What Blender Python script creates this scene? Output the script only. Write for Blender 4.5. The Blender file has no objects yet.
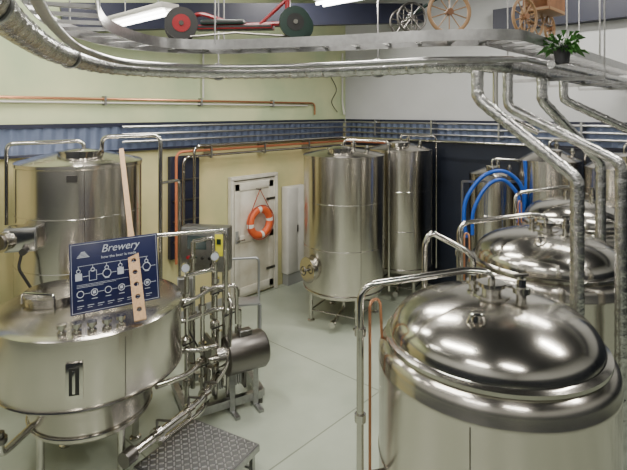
import bpy, bmesh, math, random
from mathutils import Vector, Matrix
random.seed(4)
TH=math.radians(42.4)
ROT=Matrix.Rotation(TH,4,'Z')
V=Vector

# ---------------------------------------------------------------- materials
def mat(name,col,metal=0.0,rough=0.5,noise=0.0,nscale=8,bump=0.0,bscale=40,emit=0,aniso=0,col2=None,stretch=(1,1,1),rvar=0.0):
    m=bpy.data.materials.new(name); m.use_nodes=True
    nt=m.node_tree; p=nt.nodes['Principled BSDF']
    p.inputs['Base Color'].default_value=(*col,1)
    p.inputs['Metallic'].default_value=metal
    p.inputs['Roughness'].default_value=rough
    tc=nt.nodes.new('ShaderNodeTexCoord'); mp=nt.nodes.new('ShaderNodeMapping')
    mp.inputs['Scale'].default_value=stretch
    nt.links.new(tc.outputs['Object'],mp.inputs['Vector'])
    if noise>0:
        n=nt.nodes.new('ShaderNodeTexNoise'); n.inputs['Scale'].default_value=nscale; n.inputs['Detail'].default_value=5
        nt.links.new(mp.outputs[0],n.inputs['Vector'])
        r=nt.nodes.new('ShaderNodeValToRGB')
        c2=col2 if col2 else tuple(c*(1-noise) for c in col)
        r.color_ramp.elements[0].color=(*c2,1); r.color_ramp.elements[1].color=(*col,1)
        r.color_ramp.elements[0].position=.32; r.color_ramp.elements[1].position=.62
        nt.links.new(n.outputs['Fac'],r.inputs[0]); nt.links.new(r.outputs[0],p.inputs['Base Color'])
        if rvar>0:
            mr=nt.nodes.new('ShaderNodeMapRange'); mr.inputs['To Min'].default_value=rough-rvar; mr.inputs['To Max'].default_value=rough+rvar
            nt.links.new(n.outputs['Fac'],mr.inputs['Value']); nt.links.new(mr.outputs[0],p.inputs['Roughness'])
    if bump>0:
        n=nt.nodes.new('ShaderNodeTexNoise'); n.inputs['Scale'].default_value=bscale; n.inputs['Detail'].default_value=3
        nt.links.new(mp.outputs[0],n.inputs['Vector'])
        b=nt.nodes.new('ShaderNodeBump'); b.inputs['Strength'].default_value=bump; b.inputs['Distance'].default_value=.01
        nt.links.new(n.outputs['Fac'],b.inputs['Height']); nt.links.new(b.outputs[0],p.inputs['Normal'])
    if aniso>0:
        p.inputs['Anisotropic'].default_value=aniso
        p.inputs['Anisotropic Rotation'].default_value=.25
        t=nt.nodes.new('ShaderNodeTangent'); t.direction_type='RADIAL'; t.axis='Z'
        nt.links.new(t.outputs[0],p.inputs['Tangent'])
    if emit>0:
        p.inputs['Emission Color'].default_value=(*col,1); p.inputs['Emission Strength'].default_value=emit
    return m
STEEL=mat('brushed_steel',(.56,.53,.48),1,.22,aniso=.85)
STEEL2=mat('dome_steel',(.54,.52,.475),1,.17,aniso=.5)
PIPE=mat('polished_pipe',(.58,.56,.52),1,.15)
DARKST=mat('dark_steel',(.18,.17,.16),1,.35)
FOIL=mat('foil_insulation',(.60,.60,.59),1,.27,noise=.35,nscale=20,bump=.5,bscale=50)
GALV=mat('galvanised_steel',(.40,.40,.40),1,.33,noise=.15,nscale=30)
STAND=mat('stand_steel',(.36,.37,.38),.8,.4)
COPPER=mat('copper_pipe',(.50,.24,.13),.8,.35)
ORANGE=mat('orange_pipe_paint',(.52,.17,.08),.2,.45)
WOOD=mat('paddle_wood',(.40,.24,.11),0,.55,noise=.3,nscale=6,stretch=(12,12,1))
WOODD=mat('old_wood',(.26,.12,.055),0,.6,noise=.4,nscale=9)
NAVY=mat('navy_paint',(.010,.013,.034),0,.45,noise=.2,nscale=3)
NAVYW=mat('navy_wall',(.012,.017,.032),0,.5,noise=.3,nscale=2)
SIGNB=mat('sign_blue',(.009,.014,.065),0,.35)
WHITE=mat('white_paint',(.62,.61,.57),0,.5,noise=.12,nscale=4)
DOORW=mat('door_paint',(.70,.68,.60),0,.5,noise=.18,nscale=3,col2=(.54,.50,.40))
FRAMEG=mat('door_frame_paint',(.36,.37,.36),0,.5)
SWHITE=mat('sign_white',(.50,.54,.62),0,.5)
BWHITE=mat('buoy_white',(.75,.74,.70),0,.5)
BUOYO=mat('buoy_orange',(.70,.12,.035),0,.45)
ROPE=mat('rope',(.35,.07,.04),0,.8)
BLACK=mat('black_rubber',(.012,.012,.012),0,.45)
RED=mat('red_enamel',(.24,.010,.016),0,.3)
GREEN=mat('green_enamel',(.006,.025,.018),0,.3)
TAN=mat('wheel_tan',(.30,.18,.09),0,.5)
BLUEH=mat('blue_hose',(.01,.08,.42),0,.35)
GREY=mat('grey_plastic',(.28,.29,.28),0,.45)
YEL=mat('yellow_label',(.70,.66,.04),0,.5)
SCREEN=mat('panel_screen',(.03,.05,.05),0,.15)
LEAF=mat('leaf',(.05,.17,.03),0,.5,noise=.4,nscale=20)
POT=mat('pot_dark',(.03,.03,.035),0,.5)
CORR=mat('corrugated_sheet',(.16,.20,.31),.5,.36,noise=.2,nscale=4)
TUBEW=mat('lamp_tube',(1,.98,.93),0,.5,emit=14)
CEIL=mat('ceiling_paint',(.045,.05,.065),0,.8)
GREYW=mat('grey_wall',(.50,.51,.52),0,.75,noise=.06,nscale=2,bump=.05,bscale=30)

def wall_green():
    m=mat('green_wall',(.60,.62,.36),0,.7,bump=.06,bscale=25)
    nt=m.node_tree;p=nt.nodes['Principled BSDF']
    tc=nt.nodes.new('ShaderNodeNewGeometry'); sx=nt.nodes.new('ShaderNodeSeparateXYZ')
    nt.links.new(tc.outputs['Position'],sx.inputs[0])
    r=nt.nodes.new('ShaderNodeValToRGB')
    e=r.color_ramp.elements
    mr=nt.nodes.new('ShaderNodeMapRange'); mr.inputs['From Max'].default_value=5.6
    nt.links.new(sx.outputs['Z'],mr.inputs['Value']); nt.links.new(mr.outputs[0],r.inputs[0])
    e[0].position=.47; e[0].color=(.62,.54,.29,1); e[1].position=.53; e[1].color=(.56,.60,.38,1)
    n=nt.nodes.new('ShaderNodeTexNoise'); n.inputs['Scale'].default_value=1.1; n.inputs['Detail'].default_value=8
    nt.links.new(tc.outputs['Position'],n.inputs['Vector'])
    r2=nt.nodes.new('ShaderNodeValToRGB'); r2.color_ramp.elements[0].position=.38; r2.color_ramp.elements[0].color=(.78,.86,.82,1)
    r2.color_ramp.elements[1].position=.6; r2.color_ramp.elements[1].color=(1,1,.94,1)
    nt.links.new(n.outputs['Fac'],r2.inputs[0])
    mx=nt.nodes.new('ShaderNodeMix'); mx.data_type='RGBA'; mx.blend_type='MULTIPLY'; mx.inputs['Factor'].default_value=1
    nt.links.new(r.outputs[0],mx.inputs[6]); nt.links.new(r2.outputs[0],mx.inputs[7]); nt.links.new(mx.outputs[2],p.inputs['Base Color'])
    return m
GREENW=wall_green()
def floor_mat():
    m=mat('sealed_floor',(.50,.52,.47),0,.28)
    nt=m.node_tree;p=nt.nodes['Principled BSDF']
    g=nt.nodes.new('ShaderNodeNewGeometry')
    b=nt.nodes.new('ShaderNodeTexBrick'); b.inputs['Scale'].default_value=1; b.inputs['Mortar Size'].default_value=.008
    b.inputs['Brick Width'].default_value=3.2; b.inputs['Row Height'].default_value=2.3; b.offset=0
    b.inputs['Color1'].default_value=(1,1,1,1);b.inputs['Color2'].default_value=(.97,.97,.97,1);b.inputs['Mortar'].default_value=(.5,.5,.47,1)
    nt.links.new(g.outputs['Position'],b.inputs['Vector'])
    n=nt.nodes.new('ShaderNodeTexNoise'); n.inputs['Scale'].default_value=1.3; n.inputs['Detail'].default_value=7
    nt.links.new(g.outputs['Position'],n.inputs['Vector'])
    r=nt.nodes.new('ShaderNodeValToRGB'); r.color_ramp.elements[0].position=.3; r.color_ramp.elements[0].color=(.30,.34,.275,1)
    r.color_ramp.elements[1].position=.65; r.color_ramp.elements[1].color=(.39,.43,.355,1)
    nt.links.new(n.outputs['Fac'],r.inputs[0])
    mx=nt.nodes.new('ShaderNodeMix'); mx.data_type='RGBA'; mx.blend_type='MULTIPLY'; mx.inputs['Factor'].default_value=1
    nt.links.new(r.outputs[0],mx.inputs[6]); nt.links.new(b.outputs[0],mx.inputs[7]); nt.links.new(mx.outputs[2],p.inputs['Base Color'])
    return m
FLOOR=floor_mat()
PLATE=mat('checker_plate',(.22,.22,.225),.9,.42)
PLATE2=mat('checker_plate_lugs',(.62,.62,.62),.9,.28)

# ---------------------------------------------------------------- mesh builder
def fillet(pts,rad,n=6):
    pts=[V(p) for p in pts]
    if rad<=0 or len(pts)<3: return pts
    out=[pts[0]]
    for i in range(1,len(pts)-1):
        a,b,c=pts[i-1],pts[i],pts[i+1]
        d1=(a-b);d2=(c-b); L=min(rad,d1.length*.48,d2.length*.48)
        p0=b+d1.normalized()*L;p1=b+d2.normalized()*L
        for k in range(n+1):
            t=k/n; out.append(p0*(1-t)**2+b*2*t*(1-t)+p1*t*t)
    out.append(pts[-1]); return out
def spline(pts,n=8,closed=False):
    pts=[V(p) for p in pts]; out=[]
    N=len(pts)
    rng=range(N) if closed else range(N-1)
    for i in rng:
        g=(lambda k:pts[k%N]) if closed else (lambda k:pts[max(0,min(N-1,k))])
        p0,p1,p2,p3=g(i-1),g(i),g(i+1),g(i+2)
        for k in range(n):
            t=k/n
            out.append(.5*((2*p1)+(p2-p0)*t+(2*p0-5*p1+4*p2-p3)*t*t+(3*p1-p0-3*p2+p3)*t**3))
    if not closed: out.append(pts[-1])
    return out
def resample(pts,step):
    out=[pts[0]];acc=0
    for a,b in zip(pts,pts[1:]):
        L=(b-a).length
        if L<1e-7: continue
        s=step-acc
        while s<=L:
            out.append(a.lerp(b,s/L)); s+=step
        acc=(L-(s-step))
    out.append(pts[-1]); return out

class B:
    def __init__(s): s.bm=bmesh.new(); s.mats=[]
    def mi(s,m):
        if m not in s.mats: s.mats.append(m)
        return s.mats.index(m)
    def face(s,vs,m,sm=True):
        try:
            f=s.bm.faces.new(vs); f.material_index=s.mi(m); f.smooth=sm; return f
        except ValueError: return None
    def lathe(s,c,prof,m,n=64,sx=1):
        rings=[]
        for r,z in prof:
            if r<1e-5: rings.append([s.bm.verts.new((c[0],c[1],z))])
            else: rings.append([s.bm.verts.new((c[0]+r*math.cos(2*math.pi*k/n),c[1]+r*math.sin(2*math.pi*k/n),z)) for k in range(n)])
        for a,b in zip(rings,rings[1:]):
            for k in range(n):
                k2=(k+1)%n
                if len(a)==1 and len(b)==1: continue
                if len(a)==1: s.face([a[0],b[k],b[k2]],m)
                elif len(b)==1: s.face([a[k],a[k2],b[0]],m)
                else: s.face([a[k],a[k2],b[k2],b[k]],m)
        return s
    def tube(s,pts,r,m,n=12,rad=0.0,closed=False,rf=None,mf=None):
        pts=fillet(pts,rad) if not closed else [V(p) for p in pts]
        q=[pts[0]]
        for p in pts[1:]:
            if (p-q[-1]).length>1e-5:q.append(p)
        pts=q; N=len(pts)
        def tan(i):
            if closed: return (pts[(i+1)%N]-pts[i-1]).normalized()
            if i==0: return (pts[1]-pts[0]).normalized()
            if i==N-1: return (pts[-1]-pts[-2]).normalized()
            t=(pts[i+1]-pts[i]).normalized()+(pts[i]-pts[i-1]).normalized()
            return t.normalized() if t.length>1e-6 else (pts[i+1]-pts[i]).normalized()
        t=tan(0); u=t.orthogonal().normalized(); rings=[]
        for i in range(N):
            t=tan(i); u=(u-t*u.dot(t)); u=u.normalized() if u.length>1e-6 else t.orthogonal().normalized(); w=t.cross(u)
            rr=r*(rf(i) if rf else 1)
            rings.append([s.bm.verts.new(pts[i]+rr*(math.cos(2*math.pi*k/n)*u+math.sin(2*math.pi*k/n)*w)) for k in range(n)])
        last=N if closed else N-1
        for i in range(last):
            a=rings[i];b=rings[(i+1)%N]; mm=mf(i) if mf else m
            for k in range(n): s.face([a[k],a[(k+1)%n],b[(k+1)%n],b[k]],mm)
        if not closed:
            s.face(rings[0][::-1],m,False); s.face(rings[-1],m,False)
        return s
    def foil(s,pts,r,m=None,rad=.1,n=14):
        m=m or FOIL
        p=resample(fillet(pts,rad),.025)
        return s.tube(p,r,m,n,rf=lambda i:[1.0,1.09,.97,1.0,1.02,.96][i%6])
    def cyl(s,p0,p1,r,m,n=20): return s.tube([p0,p1],r,m,n)
    def ring(s,c,R,r,m,axis='Z',n=40,k=8,mf=None,M=None):
        P=[]
        for i in range(n):
            a=2*math.pi*i/n; ca,sa=R*math.cos(a),R*math.sin(a)
            v={'Z':V((ca,sa,0)),'Y':V((ca,0,sa)),'X':V((0,ca,sa))}[axis]
            if M: v=M@v
            P.append(V(c)+v)
        return s.tube(P,r,m,k,closed=True,mf=mf)
    def box(s,c,size,m,rz=0,M=None,bev=0.0):
        X=Matrix.Translation(c)@(M.to_4x4() if M else Matrix.Rotation(rz,4,'Z'))@Matrix.Diagonal((*size,1))
        r=bmesh.ops.create_cube(s.bm,size=1,matrix=X); vs=r['verts']
        fs={f for v in vs for f in v.link_faces}
        if bev>0:
            es={e for v in vs for e in v.link_edges}
            rr=bmesh.ops.bevel(s.bm,geom=list(es),offset=bev,segments=2,affect='EDGES',profile=.5)
            fs={f for f in fs if f.is_valid}|set(rr['faces'])
        for f in fs: f.material_index=s.mi(m); f.smooth=False
        return s
    def beam(s,p0,p1,w,h,m):
        p0=V(p0);p1=V(p1); d=p1-p0; t=d.normalized()
        up=V((0,0,1)) if abs(t.z)<.95 else V((0,1,0))
        sd=t.cross(up).normalized(); u2=sd.cross(t)
        M=Matrix((t,sd,u2)).transposed()
        return s.box((p0+p1)/2,(d.length,w,h),m,M=M)
    def done(s,name,origin=None,parent=None,room=False,recalc=True):
        if recalc: bmesh.ops.recalc_face_normals(s.bm,faces=s.bm.faces[:])
        if not room: s.bm.transform(ROT)
        if origin is None:
            xs=[v.co for v in s.bm.verts]
            o=V(((min(v.x for v in xs)+max(v.x for v in xs))/2,(min(v.y for v in xs)+max(v.y for v in xs))/2,min(v.z for v in xs)))
        else: o=(ROT@V(origin)) if not room else V(origin)
        s.bm.transform(Matrix.Translation(-o))
        me=bpy.data.meshes.new(name); s.bm.to_mesh(me); s.bm.free()
        for m in s.mats: me.materials.append(m)
        me.set_sharp_from_angle(angle=math.radians(38))
        ob=bpy.data.objects.new(name,me); bpy.context.collection.objects.link(ob)
        if parent:
            ob.parent=parent; ob.location=o-parent.location
        else: ob.location=o
        return ob
def empty(name,loc):
    e=bpy.data.objects.new(name,None); e.empty_display_size=.2
    bpy.context.collection.objects.link(e); e.location=ROT@V(loc); return e

# ---------------------------------------------------------------- room (world coords: left wall X=-6.5, back wall Y=8.1)
XL,YB,XR,YF,ZC=-6.5,8.1,4.2,-2.6,5.6
def rbox(name,a,b,m,bev=0):
    s=B(); s.box([(a[i]+b[i])/2 for i in range(3)],[b[i]-a[i] for i in range(3)],m,bev=bev); return s.done(name,room=True)
rbox('floor',(XL-.2,YF-.2,-.12),(XR+.2,YB+.2,0),FLOOR)
rbox('ceiling',(XL-.2,YF-.2,ZC),(XR+.2,YB+.2,ZC+.1),CEIL)
rbox('wall_left',(XL-.2,YF-.2,0),(XL,YB+.2,ZC),GREENW)
rbox('wall_back',(XL,YB,0),(XR,YB+.2,ZC),GREYW)
rbox('wall_right',(XR,YF-.2,0),(XR+.2,YB+.2,ZC),GREYW)
rbox('wall_front',(XL,YF-.2,0),(XR,YF,ZC),GREYW)
rbox('trim_1',(XL+.002,YB-.03,0),(XR,YB,2.56),NAVYW)
rbox('unseen_dark_trim_right',(XR-.03,YF+.03,0),(XR,YB-.03,2.56),NAVYW)  # out of view, navy added so the steel reflects something dark
rbox('unseen_dark_trim_front',(XL+.002,YF,0),(XR,YF+.03,2.56),NAVYW)  # behind the camera, navy added to deepen the steel reflections
def corr(name,length,z0,z1,along,fix,start):
    s=B(); n=int(length/.035); prev=None
    for i in range(n+1):
        d=start+i*length/n; o=.02 if (i//2)%2 else .045
        if along=='Y': a=(fix+o,d,z0); b=(fix+o,d,z1)
        else: a=(d,fix-o,z0); b=(d,fix-o,z1)
        va=s.bm.verts.new(a);vb=s.bm.verts.new(b)
        if prev: s.face([prev[0],va,vb,prev[1]],CORR,False)
        prev=(va,vb)
    L=length
    for z,h in ((z1,.05),(z0,.03)):
        if along=='Y': s.box((fix+.03,start+L/2,z),(.06,L,h),NAVY)
        else: s.box((start+L/2,fix-.04,z),(L,.06,h),NAVY)
    s.done(name,room=True)
corr('trim_2',YB-YF-.1,2.58,2.93,'Y',XL,YF)
corr('trim_3',6.0,2.58,2.93,'X',YB-.0,XL+.06)
rbox('wall_beam',(-3.3,YB-.2,4.4),(XR-.02,YB-.01,4.75),NAVY)
rbox('baseboard_left',(XL+.001,YF,0),(XL+.02,5.0,.12),GREY)
s=B(); s.beam((-3.05,6.05,4.24),(1.95,9.15,4.90),.16,.34,NAVY); s.done('ceiling_rafter')

# door
s=B(); Y0,Y1=5.06,6.08; x=XL+.004
s.box((x+.03,(Y0+Y1)/2,1.0),(.05,Y1-Y0-.08,1.92),DOORW,bev=.005)
for yy in (Y0+.02,Y1-.02): s.box((x+.045,yy,1.0),(.09,.06,2.0),FRAMEG,bev=.006)
s.box((x+.045,(Y0+Y1)/2,2.01),(.09,Y1-Y0+.02,.06),FRAMEG,bev=.006)
for zz in (.14,1.0,1.86): s.box((x+.062,(Y0+Y1)/2,zz),(.02,Y1-Y0-.16,.12),DOORW,bev=.006)
for yy in (Y0+.13,Y1-.13): s.box((x+.062,yy,1.0),(.02,.11,1.84),DOORW,bev=.006)
for zz in (.4,1.6): s.box((x+.075,Y1-.14,zz),(.012,.22,.04),DARKST)
s.box((x+.075,Y0+.12,1.05),(.012,.06,.2),GREY)
s.cyl((x+.06,Y0+.12,1.0),(x+.14,Y0+.12,1.0),.018,PIPE); s.cyl((x+.13,Y0+.12,1.0),(x+.13,Y0+.24,1.0),.012,PIPE)
s.done('door_1',room=True)
# wall cabinet
s=B(); s.box((XL+.09,6.50,.98),(.16,.50,1.55),WHITE,bev=.01)
s.box((XL+.175,6.38,.98),(.012,.235,1.5),WHITE,bev=.003); s.box((XL+.175,6.63,.98),(.012,.235,1.5),WHITE,bev=.003)
s.box((XL+.19,6.49,1.0),(.02,.02,.12),DARKST)
s.box((XL+.09,6.5,.1),(.14,.46,.2),GREY)
s.done('utility_cabinet',room=True)
# life ring
s=B(); c=V((XL+.17,5.60,1.25))
s.ring(c,.215,.062,BUOYO,'X',48,14,mf=lambda i: BWHITE if (i%12) in (0,1) else BUOYO)
s.ring(c+V((0.03,0,0)),.285,.008,ROPE,'X',40,6)
s.tube([c+V((.02,-.25,.12)),c+V((.0,0,.55)),c+V((.02,.25,.12))],.009,ROPE,6)
s.cyl((XL+.08,5.60,1.80),(XL+.19,5.60,1.80),.012,DARKST)
s.done('life_ring',room=True)

# wall pipe runs (left + back)
s=B()
s.tube([(XL+.05,-2.0,3.27),(XL+.05,7.1,3.27),(XL+.05,7.1,3.05)],.018,COPPER,8,rad=.1)
s.tube([(XL+.05,-2.0,3.22),(XL+.05,6.9,3.22)],.012,WHITE,8)
for yy in (0,1.5,3,4.5,6): s.box((XL+.04,yy,3.25),(.08,.03,.12),GALV)
s.done('copper_wall_pipe',room=True)
s=B()
s.tube([(XL+.16,4.0,.9),(XL+.16,4.0,2.52),(XL+.16,7.85,2.52),(-5.2,7.85,2.52)],.020,ORANGE,10,rad=.12)
s.tube([(XL+.16,4.12,.9),(XL+.16,4.12,2.44),(XL+.16,7.78,2.44),(-5.3,7.78,2.44)],.022,PIPE,10,rad=.12)
s.tube([(XL+.24,4.25,.9),(XL+.24,4.25,2.60),(XL+.24,7.75,2.60),(-2.6,7.75,2.60)],.022,PIPE,10,rad=.12)
for k,z in enumerate((2.70,2.80,2.90)):
    s.tube([(XL+.13,3.2,z),(XL+.13,7.92-.0*k,z),(-1.0,7.92,z)],.018,GALV,8,rad=.08)
for yy in (4.6,5.7,6.8): s.box((XL+.1,yy,2.5),(.19,.03,.2),GALV)
for xx in (-5.6,-4.4,-3.2,-2.0): s.box((xx,YB-.12,2.8),(.03,.2,.3),GALV)
s.done('wall_pipework',room=True)
s=B()
s.box((XL+.05,4.2,1.7),(.08,.5,1.5),NAVY,bev=.01)
for z in (1.2,1.5,1.8,2.1): s.box((XL+.1,4.2,z),(.02,.44,.02),DARKST)
s.done('cable_duct_board',room=True)
s=B(); s.tube([(XL+.04,7.95,4.3),(XL+.04,7.95,3.3),(XL+.09,7.95,3.05)],.018,WHITE,8,rad=.05)
s.tube(spline([(XL+.03,7.8,3.1),(XL+.05,7.6,3.3),(XL+.05,7.75,3.55),(XL+.03,7.6,3.8)],6),.008,BLACK,6)
s.done('conduit',room=True)
s=B(); s.tube([(XL+.04,4.55,4.1),(XL+.04,4.55,3.32)],.015,WHITE,8);s.done('conduit',room=True)
rbox('electrical_wall_box',(XL+.004,6.95,1.15),(XL+.12,7.2,1.55),GREY,bev=.01)

# ---------------------------------------------------------------- tanks
def legs(s,c,r,ztop,n=3,a0=0.5,m=PIPE):
    for k in range(n):
        a=a0+2*math.pi*k/n; x=c[0]+r*math.cos(a); y=c[1]+r*math.sin(a)
        s.tube([(x,y,0.02),(x,y,ztop)],.032,m,12)
        s.lathe((x,y),[(0,0),(.055,0),(.055,.015),(.035,.03),(0,.03)],m,16)
def arm(s,pts,r=.022,rad=.1): s.tube(pts,r,PIPE,12,rad=rad)
def fitting(s,c,h=.06,r=.03):
    x,y,z=c
    s.lathe((x,y),[(0,z-.04),(r*.8,z-.04),(r*.8,z+h*.4),(r*1.35,z+h*.4),(r*1.35,z+h*.65),(r*.8,z+h*.65),(r*.7,z+h),(0,z+h)],PIPE,20)
def vseam(s,c,r,z0,z1,a):
    x,y=c[0]+(r+.0008)*math.cos(a),c[1]+(r+.0008)*math.sin(a)
    s.tube([(x,y,z0),(x,y,z1)],.003,DARKST,6)

def fermenter(c,r=.62,zs=1.88,hd=.24,arms=True):
    e=empty('fermentation_tank',(c[0],c[1],0))
    s=B()
    rd=r*.90
    prof=[(.04,.30),(.06,.30),(r*.97,.62),(r*.995,.66),(r,.70)]
    prof+= [(r,zs-.10),(r*1.004,zs-.095),(r*1.004,zs-.075),(r,zs-.07),(r,zs-.03),(r*.985,zs),(r*.955,zs+.018),(rd+.012,zs+.028)]
    s.lathe(c,prof,STEEL,96)
    for zz in (.72,1.28): s.ring((c[0],c[1],zz),r+.0005,.004,PIPE,'Z',96,6)
    vseam(s,c,r,.72,zs-.1,math.radians(-118))
    s.done('body',origin=(c[0],c[1],0),parent=e)
    s=B(); zb=zs+.028
    pr=[(rd+.012,zb),(rd+.024,zb+.006),(rd+.024,zb+.024),(rd+.006,zb+.03),(rd-.004,zb+.034)]
    for k in range(19):
        a=math.pi/2*k/18
        pr.append(((rd-.006)*math.cos(a)**.85 if k<18 else 0,zb+.036+(hd)*math.sin(a)**.95))
    s.lathe(c,pr,STEEL2,96); s.done('domed_lid',origin=(c[0],c[1],zb),parent=e)
    s=B(); ztop=zb+.03+hd
    legs(s,c,r*.82,.62,4,.4)
    # central flange with clamp and pipe stub
    s.lathe(c,[(.095,ztop-.012),(.095,ztop+.012),(.05,ztop+.014),(.05,ztop+.05),(.07,ztop+.05),(.07,ztop+.072),(0,ztop+.074)],PIPE,28)
    s.box((c[0]+.075,c[1]-.03,ztop+.06),(.05,.02,.02),PIPE,rz=-.4,bev=.004)
    fitting(s,(c[0]+.13,c[1]-.07,ztop-.01),.12,.032)
    s.cyl((c[0]+.13,c[1]-.07,ztop+.09),(c[0]+.13,c[1]-.07,ztop+.13),.012,PIPE,10); s.beam((c[0]+.09,c[1]-.08,ztop+.13),(c[0]+.17,c[1]-.06,ztop+.13),.014,.01,DARKST)
    fitting(s,(c[0]-.06,c[1]+.13,ztop-.01),.08,.026)
    # hinged lug / spray inlet on the front of the dome
    lx,ly=c[0]-.17,c[1]-.26
    s.lathe((lx,ly),[(.055,ztop-.10),(.055,ztop-.055),(.022,ztop-.045),(.018,ztop+.0),(0,ztop+.002)],PIPE,20)
    s.tube([(lx-.05,ly,ztop-.07),(lx-.03,ly-.02,ztop+.01),(lx+.03,ly-.02,ztop+.01),(lx+.05,ly,ztop-.07)],.008,PIPE,8,rad=.02)
    s.tube([(c[0],c[1],.34),(c[0],c[1],.2),(c[0]-.35,c[1]-.1,.2)],.03,PIPE,12,rad=.08)
    s.done('fittings',parent=e)
    if arms:
        s=B(); zt2=ztop+.10
        xl=c[0]-r-.11
        arm(s,[(c[0]-.0,c[1],ztop+.04),(c[0]-.0,c[1],zt2+.02),(c[0]-.12,c[1]+.02,zt2+.03),(xl,c[1]-.06,zt2-.03),(xl,c[1]-.06,.06)],.019,.09)
        s.lathe((xl,c[1]-.06),[(.0,0),(.05,0),(.05,.015),(.022,.07),(0,.07)],PIPE,16)
        for z in (.8,1.5,1.95): s.lathe((xl,c[1]-.06),[(.019,z-.02),(.03,z-.02),(.03,z+.02),(.019,z+.02)],PIPE,16)
        s.tube([(xl+.055,c[1]-.02,.05),(xl+.055,c[1]-.02,zt2-.12),(xl+.12,c[1]+.06,zt2-.14),(xl+.14,c[1]+.10,zs-.1)],.008,COPPER,8,rad=.05)
        s.tube([(xl,c[1]-.06,1.2),(c[0]-r+.03,c[1]-.02,1.2)],.01,PIPE,8)
        s.done('vent_pipe',parent=e)
    return e
fermenter((.955,2.68),.60,1.845,.215)
fermenter((1.93,4.15),.63,1.83,.23)
fermenter((2.93,5.55),.61,1.85,.23)

def tall_tank(name,c,r,zs,cone=.10,zb=.47,a0=.3,nl=4,seams=(.33,.66)):
    e=empty(name,(c[0],c[1],0))
    s=B()
    pr=[(.05,zb-.22),(r*.5,zb-.14),(r*.95,zb-.03),(r,zb+.03),(r,zs-.03),(r*1.012,zs-.025),(r*1.012,zs),(r*.98,zs+.012),(r*.6,zs+cone*.62),(.12,zs+cone),(0,zs+cone)]
    s.lathe(c,pr,STEEL,80)
    for t in seams: s.ring((c[0],c[1],zb+(zs-zb)*t),r+.0005,.005,PIPE,'Z',80,6)
    s.ring((c[0],c[1],zb+.03),r+.002,.009,PIPE,'Z',80,6)
    vseam(s,c,r,zb+.03,zs-.03,math.radians(-70))
    s.done('body',origin=(c[0],c[1],0),parent=e)
    s=B()
    legs(s,c,r*.85,zb+.0,nl,a0)
    P=[(c[0]+r*.85*math.cos(a0+2*math.pi*k/nl),c[1]+r*.85*math.sin(a0+2*math.pi*k/nl),.16) for k in range(nl)]
    for k in range(nl): s.tube([P[k],P[(k+1)%nl]],.014,PIPE,8)
    s.lathe((c[0]-.12*r,c[1]-.45*r),[(.17*r/.6,zs+cone*.5-.03),(.17*r/.6,zs+cone*.5+.05),(.19*r/.6,zs+cone*.5+.05),(.19*r/.6,zs+cone*.5+.065),(.1,zs+cone*.5+.09),(0,zs+cone*.5+.095)],PIPE,32)
    fitting(s,(c[0]+.25*r,c[1],zs+cone*.85),.14,.03)
    fitting(s,(c[0]+.55*r,c[1]-.2,zs+cone*.5),.10,.03)
    s.tube([(c[0],c[1],zs+cone-.02),(c[0],c[1],zs+cone+.12),(c[0]+r+.07,c[1]-.05,zs+cone+.10),(c[0]+r+.07,c[1]-.05,.4)],.02,PIPE,10,rad=.08)
    a=math.radians(215); d=V((math.cos(a),math.sin(a),0)); o=V((c[0],c[1],zb+.35))
    s.cyl(o+d*(r-.02),o+d*(r+.05),.16*r/.6,PIPE,28); s.cyl(o+d*(r+.05),o+d*(r+.07),.18*r/.6,PIPE,28)
    s.cyl(o+d*(r+.07),o+d*(r+.13),.02,DARKST,10); s.ring(o+d*(r+.13),.06,.009,DARKST,'Z',20,6,M=Matrix.Rotation(math.pi/2,3,d.cross(V((0,0,1)))))
    s.tube([(c[0],c[1],zb-.2),(c[0],c[1],.12),(c[0]-.3*r,c[1]-r*.9,.12)],.028,PIPE,10,rad=.06)
    s.cyl((c[0]-.3*r,c[1]-r*.9,.12),(c[0]-.34*r,c[1]-r*1.02,.12),.045,PIPE,16)
    s.done('fittings',parent=e)
    return e
tall_tank('storage_tank',(.46,7.6),.61,2.46)
tall_tank('storage_tank',(1.52,8.72),.54,2.46,cone=.12)
tall_tank('storage_tank',(3.36,7.12),.41,2.42,cone=.16)
tall_tank('storage_tank',(3.95,6.35),.45,2.40,cone=.18)
tall_tank('hot_liquor_tank',(2.68,7.5),.33,2.18,cone=.10,nl=3)

# ---- kettle (tall vessel at left)
K=(-2.66,5.71); r=.66
e=empty('brew_kettle',(K[0],K[1],0))
s=B()
s.lathe(K,[(.05,.35),(r*.6,.38),(r*.97,.45),(r,.50),(r,2.50),(r*1.015,2.51),(r*1.015,2.545),(r*.985,2.56),(r*.6,2.62),(.2,2.66),(0,2.665)],STEEL,96)
for z in (.9,1.45,2.0): s.ring((K[0],K[1],z),r+.0005,.0045,PIPE,'Z',96,6)
vseam(s,K,r,.5,2.5,math.radians(-62))
s.done('body',origin=(K[0],K[1],0),parent=e)
s=B(); legs(s,K,r*.85,.48,4,.8)
s.lathe((K[0]+.1,K[1]-.22),[(.22,2.60),(.22,2.66),(.24,2.66),(.24,2.68),(.1,2.70),(0,2.705)],PIPE,36)
s.tube([(-3.27,5.32,1.9),(-3.27,5.32,2.76),(-2.55,5.55,2.78),(-2.55,5.55,2.62)],.022,PIPE,12,rad=.08)
s.tube([(-2.38,5.62,2.62),(-2.38,5.62,2.82),(-1.72,5.62,2.84),(-1.72,5.62,.2)],.024,PIPE,12,rad=.09)
s.tube([(-1.72,5.62,2.3),(-1.58,5.9,2.3),(-1.58,5.9,.2)],.018,PIPE,10,rad=.06)
s.box((-2.93,5.04,1.83),(.30,.20,.24),GALV,rz=.25,bev=.02)
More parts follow.
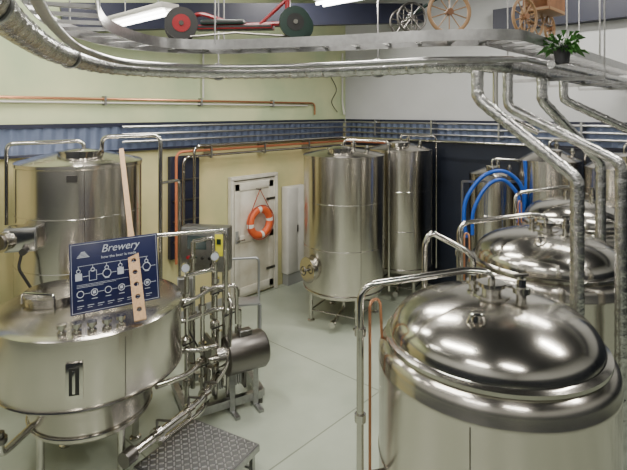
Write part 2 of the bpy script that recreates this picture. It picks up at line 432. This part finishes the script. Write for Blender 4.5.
s.cyl((-3.02,4.98,1.83),(-3.05,4.86,1.83),.10,PIPE,28); s.cyl((-3.05,4.86,1.83),(-3.055,4.84,1.83),.075,DARKST,28)
s.cyl((-2.86,4.98,1.73),(-2.84,4.88,1.73),.035,DARKST,16)
s.tube([(-2.93,5.03,1.7),(-2.93,4.96,1.55),(-2.8,5.0,1.3)],.015,BLACK,8,rad=.05)
s.box((-2.45,5.07,2.42),(.10,.01,.07),DARKST,rz=.3)
s.done('fittings',parent=e)

# ---- lauter tun (wide low vessel)
L=(-1.95,4.4); r=.76
e=empty('lauter_tun',(L[0],L[1],0))
s=B()
s.lathe(L,[(.05,.44),(.44,.46),(.49,.50),(.50,.74),(.54,.79),(r*.97,.87),(r,.90),(r,1.38),(r*1.012,1.385),(r*1.012,1.42),(r*.985,1.432),(r*.9,1.437),(r*.5,1.455),(0,1.462)],STEEL,96)
s.ring((L[0],L[1],.90),r+.001,.009,PIPE,'Z',96,6)
s.ring((L[0],L[1],.54),.502,.008,PIPE,'Z',80,6)
vseam(s,L,r,.92,1.38,math.radians(-48))
s.done('body',origin=(L[0],L[1],0),parent=e)
s=B(); legs(s,L,.44,.50,4,.95)
d=V((.26,-.966,0)); q=V((L[0],L[1],1.13))+d*(r+.004); rz=math.atan2(d.x,-d.y)
s.box(q,(.12,.016,.27),PIPE,rz=rz,bev=.004); s.box(q+d*.010,(.07,.01,.20),BLACK,rz=rz); s.box(q+d*.018,(.022,.02,.17),PIPE,rz=rz,bev=.004)
for k in range(5):
    a=math.radians(-84+k*9); x=L[0]+(r-.09)*math.cos(a); y=L[1]+(r-.09)*math.sin(a)
    s.lathe((x,y),[(.034,1.43),(.034,1.46),(.018,1.463),(.018,1.485),(.036,1.488),(.036,1.515),(0,1.52)],PIPE,18)
mc=(L[0]-.35,L[1]+.1)
s.lathe(mc,[(.26,1.44),(.26,1.49),(.275,1.49),(.275,1.505),(.1,1.525),(0,1.53)],STEEL2,40)
s.tube([(mc[0]-.2,mc[1]-.22,1.46),(mc[0]-.2,mc[1]-.22,1.55),(mc[0]+.1,mc[1]-.26,1.55),(mc[0]+.1,mc[1]-.26,1.46)],.012,PIPE,8,rad=.04)
s.tube([(L[0]-.3,L[1]-.35,.58),(L[0]-.42,L[1]-.62,.5),(L[0]-.42,L[1]-.62,.62)],.03,PIPE,12,rad=.06)
s.lathe((L[0]-.42,L[1]-.62),[(.03,.6),(.05,.6),(.05,.64),(.03,.64),(.03,.68),(0,.68)],DARKST,20)
s.done('fittings',parent=e)

# ---- sign board
A0=V((-1.93,3.97,1.475)); A1=V((-1.34,4.36,1.475)); U=(A1-A0); Wd=U.length; U.normalize()
back=V((-U.y,U.x,0)); Vv=(V((0,0,1))*.985+back*.17).normalized(); Nn=U.cross(Vv).normalized()
Hh=.56
Mx=Matrix((U,Vv,Nn)).transposed()
def sp(u,v,o=.008): return A0+U*u+Vv*v+Nn*o
e=empty('brewery_sign_board',(-1.63,4.16,1.475))
s=B(); s.box(sp(Wd/2,Hh/2,0),(Wd,Hh,.012),SIGNB,M=Mx,bev=.003)
for u in (.12,Wd-.12): s.beam(sp(u,.3,-.01),sp(u,.0,-.01)+back*.16,.02,.02,GALV)
s.done('board',parent=e)
s=B()
def rect(u0,v0,u1,v1,m=SWHITE,o=.0075): s.box(sp((u0+u1)/2,(v0+v1)/2,o),(abs(u1-u0),abs(v1-v0),.0015),m,M=Mx)
def frame(u0,v0,u1,v1,t=.004):
    rect(u0,v0,u1,v0+t);rect(u0,v1-t,u1,v1);rect(u0,v0,u0+t,v1);rect(u1-t,v0,u1,v1)
frame(.012,.012,Wd-.012,Hh-.012,.003)
for i in range(6):
    u=.035+i*.108
    if i%3==0: rect(u+.006,.262,u+.056,.318)
    elif i%3==1: frame(u,.25,u+.06,.33)
    else: s.ring(sp(u+.03,.29),.032,.0035,SWHITE,'Z',20,4,M=Mx); rect(u+.012,.25,u+.048,.256)
    s.ring(sp(u+.03,.335),.014,.003,SWHITE,'Z',16,4,M=Mx); rect(u+.062,.288,u+.106,.292); rect(u+.028,.35,u+.032,.372)
rect(.06,.372,.62,.375)
for i in range(6):
    u=.045+i*.106; s.ring(sp(u+.03,.155),.025,.003,SWHITE,'Z',20,4,M=Mx); rect(u+.008,.105,u+.052,.110); rect(u+.058,.153,u+.104,.156)
    if i%2: rect(u+.018,.145,u+.042,.168)
for i in range(8): rect(.05+i*.077,.060,.05+i*.077+.05,.064); rect(.05+i*.077,.044,.05+i*.077+.035,.047)
for i in range(3): rect(.05,.205+i*.010,.25+.1*i,.2075+i*.010)
for k in range(5): rect(.055+.008*k,.44+.01*k,.15-.008*k,.446+.01*k)
s.done('drawings',parent=e)
def text(body,size,u,v,nm,sh=.3,off=.0):
    fc=bpy.data.curves.new(nm,'FONT'); fc.body=body; fc.size=size; fc.shear=sh; fc.extrude=.001; fc.offset=off
    fo=bpy.data.objects.new('tmp',fc); bpy.context.collection.objects.link(fo); bpy.context.view_layer.update()
    me=bpy.data.meshes.new_from_object(fo.evaluated_get(bpy.context.evaluated_depsgraph_get())); bpy.data.objects.remove(fo)
    me.materials.clear(); me.materials.append(SWHITE)
    me.transform(ROT@(Matrix.Translation(sp(u,v,.0085))@Mx.to_4x4()))
    me.transform(Matrix.Translation(-e.location)); to=bpy.data.objects.new(nm,me); bpy.context.collection.objects.link(to); to.parent=e
text('Brewery',.088,.24,.462,'lettering')
text('how the beer is made',.032,.24,.412,'subtitle',0)

# ---- mash paddle
p0=V((-1.36,3.93,1.462)); p1=V((-1.96,5.10,2.72))
t=(p1-p0).normalized(); Ln=(p1-p0).length
side=V((1,.3,0)); side=(side-t*side.dot(t)).normalized(); nn=side.cross(t).normalized()
Mp=Matrix((side,t,nn)).transposed()
s=B()
def P2(a,b,o): return p0+t*a+side*b+nn*o
bw=.045; hole=.026
hs=[.09,.20,.31,.42,.53]
def slab(a0,a1,b0,b1): s.box(P2((a0+a1)/2,(b0+b1)/2,0),(abs(b1-b0),abs(a1-a0),.02),WOOD,M=Mp)
slab(0,hs[0]-hole,-bw,bw)
for i,h in enumerate(hs):
    n=24; inner=[];outer=[]
    for z in (-.01,.01):
        inn=[];out=[]
        for k in range(n):
            a=2*math.pi*k/n+math.pi/n; ca,sa=math.cos(a),math.sin(a); f=1/max(abs(ca)/1,abs(sa)/1)
            inn.append(s.bm.verts.new(P2(h+hole*.8*sa,hole*.8*ca,z)))
            out.append(s.bm.verts.new(P2(h+hole*sa*f,bw*ca*f,z)))
        inner.append(inn);outer.append(out)
    for k in range(n):
        k2=(k+1)%n
        for z in (0,1): s.face([inner[z][k],inner[z][k2],outer[z][k2],outer[z][k]],WOOD,False)
        s.face([inner[0][k],inner[0][k2],inner[1][k2],inner[1][k]],WOOD)
        s.face([outer[0][k],outer[0][k2],outer[1][k2],outer[1][k]],WOOD,False)
    nx=hs[i+1]-hole if i<len(hs)-1 else .60
    slab(h+hole,nx,-bw,bw)
def prism(sec):
    rings=[[s.bm.verts.new(P2(a,sx*w,sz*th)) for sx,sz in ((-1,-1),(1,-1),(1,1),(-1,1))] for a,w,th in sec]
    for x,y in zip(rings,rings[1:]):
        for k in range(4): s.face([x[k],x[(k+1)%4],y[(k+1)%4],y[k]],WOOD,False)
    s.face(rings[0],WOOD,False);s.face(rings[-1],WOOD,False)
prism([(.60,bw,.01),(.66,.044,.011),(.76,.028,.013),(.84,.024,.014),(Ln-.02,.022,.014),(Ln,.018,.012)])
s.done('mash_paddle')

# ---- pipework skid to the right of the lauter tun
s=B()
bz=.10
for a,b in (((-1.25,4.95),(-.55,5.35)),((-.55,5.35),(-.85,5.95)),((-.85,5.95),(-1.55,5.55)),((-1.55,5.55),(-1.25,4.95))):
    s.beam((a[0],a[1],bz),(b[0],b[1],bz),.06,.08,GALV)
for a in ((-1.22,4.97),(-.58,5.36),(-.86,5.92),(-1.5,5.53)): s.box((a[0],a[1],.03),(.07,.07,.06),DARKST)
for i,(x,y,z0,z1) in enumerate(((-1.28,5.05,.12,1.45),(-1.14,5.13,.12,1.30),(-1.02,5.2,.12,1.55),(-.90,5.24,.12,1.15),(-1.3,5.4,.12,1.7),(-1.1,5.5,.12,1.6))):
    s.tube([(x,y,z0),(x,y,z1)],.024,PIPE,12)
    for z in (z0+.25,(z0+z1)/2,z1-.2):
        s.lathe((x,y),[(.024,z-.025),(.042,z-.025),(.042,z+.025),(.024,z+.025)],PIPE,16)
s.tube([(-1.52,4.98,.98),(-1.28,5.05,1.0),(-1.02,5.2,1.05),(-.78,5.25,1.05),(-.78,5.25,.5)],.026,PIPE,12,rad=.05)
s.tube([(-1.50,4.95,.72),(-1.14,5.0,.72),(-.92,5.14,.72),(-.92,5.14,.30)],.026,PIPE,12,rad=.07)
s.tube([(-1.50,4.93,1.22),(-1.20,5.02,1.22),(-1.02,5.15,1.30),(-.80,5.2,1.30),(-.80,5.2,.9)],.020,PIPE,12,rad=.06)
s.tube([(-1.28,5.05,1.45),(-1.02,5.2,1.47),(-1.02,5.2,1.3)],.022,PIPE,12,rad=.05)
s.tube([(-1.14,5.13,1.30),(-.90,5.24,1.22),(-.84,5.1,1.15),(-.84,5.0,.6),(-.95,4.9,.45)],.018,PIPE,12,rad=.06)
s.tube([(-1.3,5.4,1.7),(-1.1,5.5,1.72),(-1.1,5.5,1.6)],.022,PIPE,12,rad=.05)
s.tube([(-1.62,5.0,1.86),(-.93,5.15,1.89),(-.90,5.15,1.80),(-.90,5.15,.4)],.022,PIPE,12,rad=.08)
s.tube([(-1.42,3.93,.42),(-1.05,4.62,.42),(-.98,5.05,.42)],.036,PIPE,14,rad=.15)
s.tube([(-1.32,4.30,.25),(-1.06,4.78,.25),(-1.06,5.1,.25),(-1.06,5.1,.5)],.03,PIPE,14,rad=.1)
s.tube([(-1.46,3.84,.42),(-1.42,3.93,.42)],.06,DARKST,18)
s.tube([(-1.40,4.45,.66),(-1.18,4.72,.62),(-1.10,5.0,.62)],.028,PIPE,14,rad=.1)
for p in ((-1.3,4.155,.42),(-1.12,4.49,.42),(-1.03,4.74,.42)):
    d=V((.47,.88,0)); q=V(p); s.cyl(q-d*.03,q+d*.03,.058,PIPE,20)
    s.cyl(q,q+V((0,0,.12)),.012,DARKST,8); s.beam(q+V((0,0,.12)),q+V((.12,-.03,.13)),.02,.01,DARKST)
for p in ((-1.28,5.02,.8),(-1.02,5.17,.9),(-.90,5.2,.7),(-1.14,5.1,.55),(-1.02,5.17,1.25),(-1.28,5.02,1.18),(-.90,5.2,1.02)):
    q=V(p); s.cyl(q,q+V((.0,-.10,0)),.014,DARKST,8); s.beam(q+V((0,-.1,0)),q+V((.10,-.12,.05)),.02,.012,BLACK)
    s.lathe((p[0],p[1]),[(.02,p[2]-.05),(.05,p[2]-.03),(.05,p[2]+.03),(.02,p[2]+.05)],PIPE,18)
for k in range(12):
    o=V((-1.08+.022*k,5.32+.012*k,.42)); s.box(o,(.012,.26,.44),GALV,rz=.5)
s.box((-1.10,5.31,.43),(.025,.30,.54),DARKST,rz=.5); s.box((-.80,5.47,.43),(.025,.30,.54),DARKST,rz=.5)
s.box((-1.36,5.30,1.25),(.16,.10,.20),GREY,rz=.3,bev=.01)
s.tube([(-1.36,5.26,1.15),(-1.34,5.2,.9),(-1.2,5.15,.7),(-1.0,5.1,.3)],.010,BLACK,8,rad=.1)
for p in ((-1.02,5.16,1.62),(-1.28,5.0,1.55)):
    q=V(p); s.cyl(q,q+V((.01,-.04,0)),.045,PIPE,20); s.cyl(q+V((.01,-.04,0)),q+V((.011,-.043,0)),.038,SWHITE,20); s.cyl(q-V((0,0,.1)),q,.01,PIPE,8)
s.done('process_pipework_skid')
# pump
s=B(); pc=V((-.72,5.22,.60)); ax=V((.85,.5,0)).normalized()
s.tube([pc-ax*.22,pc-ax*.21,pc+ax*.19,pc+ax*.22],.19,DARKST,32,rf=lambda i:[.9,1,1,.88][i])
s.cyl(pc-ax*.32,pc-ax*.22,.12,PIPE,28); s.cyl(pc-ax*.38,pc-ax*.32,.035,PIPE,16)
for k in range(5): s.ring(pc+ax*.222,.03+.03*k,.004,GALV,'X',24,6,M=Matrix.Rotation(math.atan2(ax.y,ax.x),3,'Z'))
s.tube([pc-ax*.27,pc-ax*.27+V((0,0,.28))],.028,PIPE,12)
s.box(pc+V((0,0,.20)),(.14,.10,.07),GALV,rz=.53,bev=.01)
for o in (-.13,.13): 
    s.beam(pc+ax*o-V((0,0,.15)),pc+ax*o-V((0,0,.59)),.05,.05,GALV); s.box(pc+ax*o-V((0,0,.585)),(.05,.30,.03),GALV,rz=.53)
s.done('transfer_pump')
# control panel on a post
s=B(); c=V((-1.22,5.72,1.55))
s.box(c,(.55,.18,.50),GALV,rz=-.15,bev=.015)
n=V((math.sin(-.15),-math.cos(-.15),0)); u=V((math.cos(-.15),math.sin(-.15),0))
f=c+n*.094
s.box(f,(.50,.012,.45),PIPE,rz=-.15,bev=.004)
s.box(f+n*.008+u*-.08+V((0,0,.08)),(.22,.01,.15),SCREEN,rz=-.15)
for i,m in enumerate((RED,GREEN,BLACK,BLACK,YEL)): s.cyl(f+u*(-.18+.085*i)+V((0,0,-.09)),f+n*.03+u*(-.18+.085*i)+V((0,0,-.09)),.018,m,14)
s.box(f+n*.008+u*.18+V((0,0,.06)),(.09,.01,.24),YEL,rz=-.15); s.box(f+n*.014+u*.18+V((0,0,.10)),(.05,.01,.06),GREEN,rz=-.15)
for o in (-.2,.2): s.cyl(c+u*o+V((0,0,-.25)),V((c.x+u.x*o,c.y+u.y*o,0)),.02,PIPE,12); s.lathe((c.x+u.x*o,c.y+u.y*o),[(0,0),(.05,0),(.05,.012),(.02,.02)],PIPE,16)
s.done('control_panel')

# ---- steel step stand by the door
s=B(); o=V((-.92,6.50,0)); u=V((.80,.15,0)).normalized(); w=V((-u.y,u.x,0))
for k,(z,dp) in enumerate(((.30,-.24),(.62,.04))):
    s.box(o+w*dp+V((0,0,z)),(.44,.26,.03),STAND,rz=math.atan2(u.y,u.x),bev=.004)
for sd in (-.22,.22):
    q=o+u*sd
    s.tube([q+w*-.36,q+w*-.36+V((0,0,.30))],.018,STAND,10); s.tube([q+w*.16+V((0,0,0)),q+w*.16+V((0,0,.62))],.018,STAND,10)
    s.tube([q+w*-.10,q+w*-.10+V((0,0,.62))],.018,STAND,10)
s.tube([o-u*.22+w*.16+V((0,0,.6)),o-u*.22+w*.16+V((0,0,1.15)),o+u*.22+w*.16+V((0,0,1.15)),o+u*.22+w*.16+V((0,0,.6))],.018,STAND,10,rad=.06)
s.done('step_stand')

# ---- checker plate step in foreground
s=B(); P1=V((-1.10,4.63,0)); a=V((.875,-.484,0)); b=V((-.484,-.875,0)); W1,W2,zt=.72,.70,.26
cc=P1+a*W1/2+b*W2/2; rz=math.atan2(a.y,a.x)
s.box(cc+V((0,0,zt-.012)),(W1,W2,.016),PLATE,rz=rz)
for k,(q0,q1) in enumerate(((P1,P1+a*W1),(P1+a*W1,P1+a*W1+b*W2),(P1+a*W1+b*W2,P1+b*W2),(P1+b*W2,P1))):
    s.beam(q0+V((0,0,zt-.035)),q1+V((0,0,zt-.035)),.02,.05,GALV)
for i in (0.04,W1-.04):
    for j in (0.04,W2-.04):
        q=P1+a*i+b*j; s.box(q+V((0,0,.11)),(.035,.035,.22),GALV,rz=rz)
for j in (.04,W2-.04): s.beam(P1+a*.04+b*j+V((0,0,.06)),P1+a*(W1-.04)+b*j+V((0,0,.06)),.02,.02,GALV)
for i in range(15):
    for j in range(15):
        q=P1+a*(.03+i*.047)+b*(.03+j*.0455)+V((0,0,zt-.001))
        s.box(q,(.036,.010,.008),PLATE2,rz=rz+(math.pi/4 if (i+j)%2 else -math.pi/4))
s.done('checker_plate_step')

# ---- blue hose by the small tank
s=B()
s.tube(spline([(2.15,7.0,1.35),(2.10,6.98,1.6),(2.14,6.98,1.9),(2.35,6.95,2.2),(2.62,6.93,2.28),(2.85,6.93,2.12),(2.93,6.95,1.85),(2.87,7.0,1.55)],8),.028,BLUEH,10)
s.tube(spline([(2.20,6.92,1.40),(2.22,6.92,1.75),(2.40,6.9,2.08),(2.62,6.9,2.16),(2.82,6.9,1.95),(2.86,6.9,1.65),(2.98,6.75,1.3),(3.0,6.7,.8),(2.9,6.6,.1),(2.6,6.4,.04)],8),.025,BLUEH,10)
s.tube(spline([(2.93,7.0,1.7),(2.98,7.0,2.1),(2.96,7.0,2.42)],8),.028,BLUEH,10)
s.beam((2.1,7.06,2.12),(3.0,7.06,2.12),.03,.03,GALV); s.cyl((2.1,7.06,2.12),(2.1,7.06,0),.018,GALV,10); s.cyl((3.0,7.06,2.40),(3.0,7.06,0),.018,GALV,10)
s.done('blue_hose_on_rack')

# ---------------------------------------------------------------- overhead services
rowd=V((.674,.739,0))
trc=[V(p) for p in ((-1.06,2.05,3.62),(-1.37,2.95,3.62),(-1.31,3.72,3.62),(-.83,4.0,3.62),(.12,3.80,3.62),(.82,3.55,3.62))]
q=V((1.32,3.50,3.62)); trc=spline(trc+[q],10)
trc=resample(trc+[q+rowd*4.45],.06)
s=B()
def offs(path,d):
    out=[]
    for i,p in enumerate(path):
        t=(path[min(i+1,len(path)-1)]-path[max(i-1,0)]).normalized(); sd=V((t.y,-t.x,0)).normalized(); out.append(p+sd*d)
    return out
def strip(path,th,h,m):
    a=offs(path,-th/2);b=offs(path,th/2);rings=[]
    for x,y in zip(a,b):
        rings.append([s.bm.verts.new(x-V((0,0,h/2))),s.bm.verts.new(y-V((0,0,h/2))),s.bm.verts.new(y+V((0,0,h/2))),s.bm.verts.new(x+V((0,0,h/2)))])
    for x,y in zip(rings,rings[1:]):
        for k in range(4): s.face([x[k],x[(k+1)%4],y[(k+1)%4],y[k]],m,False)
    s.face(rings[0],m,False); s.face(rings[-1],m,False)
strip(offs(trc,-.15),.006,.075,GALV); strip(offs(trc,.15),.006,.075,GALV)
L1=offs(trc,-.15);L2=offs(trc,.15)
for i in range(2,len(trc),4): s.beam(L1[i]-V((0,0,.01)),L2[i]-V((0,0,.01)),.035,.018,GALV)
for i in (8,40,110):
    if i<len(trc):
        s.cyl(L1[i],L1[i]+V((0,0,ZC-3.62)),.008,GALV,6); s.cyl(L2[i],L2[i]+V((0,0,ZC-3.62)),.008,GALV,6)
s.done('cable_tray')
mainp=spline([(-1.0,1.50,3.46),(-1.29,2.2,3.46),(-1.57,3.1,3.46),(-1.60,3.95,3.46),(-1.17,4.40,3.46),(-.48,4.48,3.46),(.39,4.19,3.46),(.95,3.85,3.46)],10)
q=V((1.42,3.78,3.46))
s=B()
s.foil(mainp+[q,q+rowd*4.2],.062,rad=.12)
for i in (3,22,45,62): 
    p=mainp[i]; s.cyl(p,p+V((0,0,ZC-3.46)),.006,GALV,6); s.ring(p,.070,.008,GALV,'Y',24,6)
s.done('insulated_main_duct')
s=B()
def shift(path,dx,dy,dz): return [p+V((dx,dy,dz)) for p in path]
m2=offs(resample(mainp,.1),-.14)
s.tube(shift(m2,0,0,.05)+[q+V((-.12,.10,.05)),q+V((-.12,.10,.05))+rowd*4.1],.02,PIPE,10)
m3=offs(resample(mainp,.1),.13)
s.tube(shift(m3,0,0,.03)+[q+V((.14,-.10,.03)),q+V((.14,-.10,.03))+rowd*4.3],.024,GALV,10)
s.tube([q+V((.28,-.2,-.02)),q+V((.28,-.2,-.02))+rowd*4.3],.03,FOIL,10)
for w in (1.0,2.2,3.4):
    c=q+rowd*w; s.beam(c+V((-.25,.23,-.07)),c+V((.35,-.32,-.07)),.035,.03,GALV)
    s.cyl(c+V((-.25,.23,-.07)),c+V((-.25,.23,ZC-3.46)),.007,GALV,6); s.cyl(c+V((.35,-.32,-.07)),c+V((.35,-.32,ZC-3.46)),.007,GALV,6)
s.done('overhead_pipe_run')
def down(path,r=.046):
    s=B(); s.foil(path,r,rad=.05)
    e=V(path[-1]); s.cyl(e,e-V((0,0,.08)),.025,PIPE,12); s.cyl(e+V((0,0,.005)),e-V((0,0,.015)),r*1.25,PIPE,18)
    s.done('insulated_drop_pipe')
down([(1.20,3.66,3.40),(1.20,3.66,3.20),(1.74,3.30,2.66),(1.74,3.30,.25)],.044)
down([(1.50,3.86,3.40),(1.50,3.86,3.14),(2.12,3.45,2.75),(2.12,3.45,.3)],.038)
down([(2.02,4.42,3.40),(2.02,4.42,3.20),(2.72,4.74,2.62),(2.72,4.74,.3)],.046)
down([(2.45,4.90,3.40),(2.45,4.90,3.22),(3.36,4.9,2.8),(3.36,4.9,.3)],.042)
s=B()
s.tube([(1.36,3.74,3.40),(1.36,3.74,3.1),(1.62,3.6,2.95)],.02,PIPE,10,rad=.06)
s.tube([(1.08,3.38,1.2),(1.08,3.38,2.14),(.80,3.42,2.28),(.76,3.42,2.2),(.76,3.42,.05)],.02,PIPE,10,rad=.07)
s.done('product_transfer_pipe')

# ---- decorative antiques on the tray
def wheel(s,c,R,ax,m,rt,hub=.02,sp_=8,mh=None):
    ax=V(ax).normalized(); u=V((0,0,1)); w=ax.cross(u).normalized()
    P=[V(c)+R*(math.cos(2*math.pi*i/36)*u+math.sin(2*math.pi*i/36)*w) for i in range(36)]
    s.tube(P,rt,m,8,closed=True)
    s.cyl(V(c)-ax*.025,V(c)+ax*.025,hub,mh or m,14)
    for k in range(sp_):
        a=2*math.pi*k/sp_; s.cyl(c,V(c)+R*(math.cos(a)*u+math.sin(a)*w),.0045,m,6)
s=B(); n=V((.25,-1,0)).normalized()
def disc(c,R,m,m2):
    c=V(c); s.cyl(c-n*.015,c+n*.015,R,m,36); s.cyl(c-n*.02,c+n*.02,R*.55,m2,28); s.cyl(c-n*.03,c+n*.03,R*.15,PIPE,14)
disc((-1.02,3.86,3.785),.125,BLACK,RED); disc((-.14,3.78,3.78),.12,GREEN,BLACK)
disc((-1.08,4.06,3.785),.125,BLACK,RED); disc((-.12,3.98,3.78),.12,GREEN,BLACK)
s.cyl((-1.02,3.86,3.785),(-1.08,4.06,3.785),.012,DARKST,8); s.cyl((-.14,3.78,3.78),(-.12,3.98,3.78),.012,DARKST,8)
s.box((-.62,3.92,3.76),(.62,.13,.035),RED,rz=-.08,bev=.008)
s.box((-.70,3.92,3.795),(.34,.15,.04),GREEN,rz=-.08,bev=.01)
s.tube([(-1.04,3.95,3.79),(-.9,3.93,3.88),(-.6,3.93,3.78),(-.2,3.88,3.79)],.018,RED,8,rad=.06)
s.tube([(-.20,3.88,3.78),(-.20,3.88,4.02),(-.22,3.88,4.10)],.022,RED,10)
s.tube([(-.42,3.9,3.78),(-.2,3.88,3.98)],.014,RED,8)
s.tube([(-.22,3.78,4.10),(-.22,3.98,4.10)],.012,BLACK,8)
s.tube([(-.95,3.85,3.68),(-.6,3.85,3.71),(-.2,3.82,3.68)],.009,DARKST,8)
s.done('antique_scooter')
s=B()
wheel(s,(.95,3.50,3.80),.145,(.1,-1,0),TAN,.014,.025,10,WOODD)
wheel(s,(.66,3.66,3.755),.10,(.1,-1,0),DARKST,.008,.015,10)
wheel(s,(.68,3.46,3.755),.10,(.1,-1,0),DARKST,.008,.015,10)
s.tube([(.95,3.5,3.81),(.95,3.52,3.99),(.86,3.53,4.0)],.009,DARKST,8,rad=.03)
s.tube([(.95,3.51,3.95),(.82,3.55,3.87),(.67,3.56,3.77)],.012,GREEN,8,rad=.04); s.cyl((.66,3.66,3.755),(.68,3.46,3.755),.008,DARKST,8)
s.tube([(.93,3.42,4.0),(.93,3.62,4.0)],.008,BLACK,8); s.box((.80,3.55,3.93),(.12,.07,.025),WOODD,bev=.008)
s.done('antique_tricycle')
s=B()
wheel(s,(1.53,3.62,3.79),.13,(.5,-.85,0),TAN,.011,.022,10,WOODD); wheel(s,(1.66,3.80,3.79),.13,(.5,-.85,0),TAN,.011,.022,10,WOODD)
wheel(s,(1.88,3.98,3.76),.10,(.7,-.7,0),TAN,.010,.02,10,WOODD)
s.box((1.78,3.86,3.87),(.34,.2,.03),WOODD,rz=.8,bev=.005)
for o in (-.09,.09): s.box((1.78-o*.72,3.86+o*.70,3.93),(.34,.015,.10),WOODD,rz=.8)
s.beam((1.72,3.75,3.87),(1.70,3.72,4.08),.14,.02,WOODD)
s.tube([(1.60,3.71,3.79),(1.88,3.98,3.78)],.012,DARKST,8)
s.done('wooden_cart')
# hanging plant
s=B(); pc=(1.80,3.62)
s.lathe(pc,[(0,3.45),(.045,3.45),(.062,3.56),(.07,3.56),(.07,3.575),(.055,3.575),(.05,3.56),(0,3.56)],POT,24)
for k in range(110):
    a=random.uniform(0,6.28); Lf=random.uniform(.05,.19); el=random.uniform(-.3,.9)
    p=V((pc[0],pc[1],3.565)); d=V((math.cos(a)*math.cos(el),math.sin(a)*math.cos(el),math.sin(el)))
    sd=d.cross(V((0,0,1))).normalized()*.018; base=p+d*Lf*.5; tip=p+d*Lf; mid=p+d*Lf*.8+V((0,0,.01)); tip=tip-V((0,0,.02))
    v=[s.bm.verts.new(x) for x in (base,mid+sd,tip,mid-sd)]; s.face([v[0],v[1],v[2]],LEAF,False); s.face([v[0],v[2],v[3]],LEAF,False)
    if k%4==0: s.tube([p,base],.003,LEAF,4)
s.tube([(1.80,3.62,3.56),(1.76,3.66,3.66)],.006,GALV,6)
s.done('potted_plant',recalc=False)

# ---------------------------------------------------------------- lamps
def lamp(p0,p1,z,power,w=.16,name='fluorescent_lamp'):
    p0=V((*p0,z));p1=V((*p1,z)); d=p1-p0; c=(p0+p1)/2; rz=math.atan2(d.y,d.x)
    s=B(); s.box(c+V((0,0,.05)),(d.length,.18,.05),WHITE,rz=rz,bev=.01)
    n=V((-d.y,d.x,0)).normalized()
    for o in (-.05,.05): s.cyl(p0+n*o+d*.02,p1+n*o-d*.02,.016,TUBEW,10)
    for t in (.2,.8): q=p0+d*t; s.cyl(q+V((0,0,.07)),V((q.x,q.y,ZC)),.006,GALV,6)
    ob=s.done(name)
    la=bpy.data.lights.new('lamp_light','AREA'); la.shape='RECTANGLE'; la.size=d.length; la.size_y=w; la.energy=power; la.color=(1,.955,.87)
    lo=bpy.data.objects.new('lamp_light',la); bpy.context.collection.objects.link(lo)
    lo.parent=ob; lo.location=(ROT@(c+V((0,0,-.03))))-ob.location; lo.rotation_euler=(0,0,rz+TH)
def Lw(X,Y):
    c,s_=math.cos(TH),math.sin(TH); return (c*X+s_*Y,-s_*X+c*Y)
LP=.80
lamp((-2.0,5.05),(-1.25,4.37),3.98,40*LP)
lamp((.05,4.75),(.72,4.15),4.12,40*LP)
for X,Y,p in ((-4.6,-.3,130),(-4.2,5.2,130),(-1.6,6.6,120),(-2.2,1.2,130),(.8,4.4,130),(1.5,0.2,120),(-5.0,2.2,90),(-.6,-1.4,100)):  # extra fittings above the frame, added to light the room
    a=Lw(X-.8,Y); b=Lw(X+.8,Y); lamp(a,b,5.25,p*LP,.2)
w=bpy.data.worlds.new('world'); bpy.context.scene.world=w; w.use_nodes=True
w.node_tree.nodes['Background'].inputs[0].default_value=(.8,.85,.9,1); w.node_tree.nodes['Background'].inputs[1].default_value=.3

# ---------------------------------------------------------------- camera
cd=bpy.data.cameras.new('camera'); cd.lens=500/627*36; cd.sensor_width=36; cd.shift_y=-123/627; cd.clip_start=.05
co=bpy.data.objects.new('camera',cd); bpy.context.collection.objects.link(co)
co.location=(0,0,3.1); co.rotation_euler=(math.pi/2,0,TH)
bpy.context.scene.camera=co
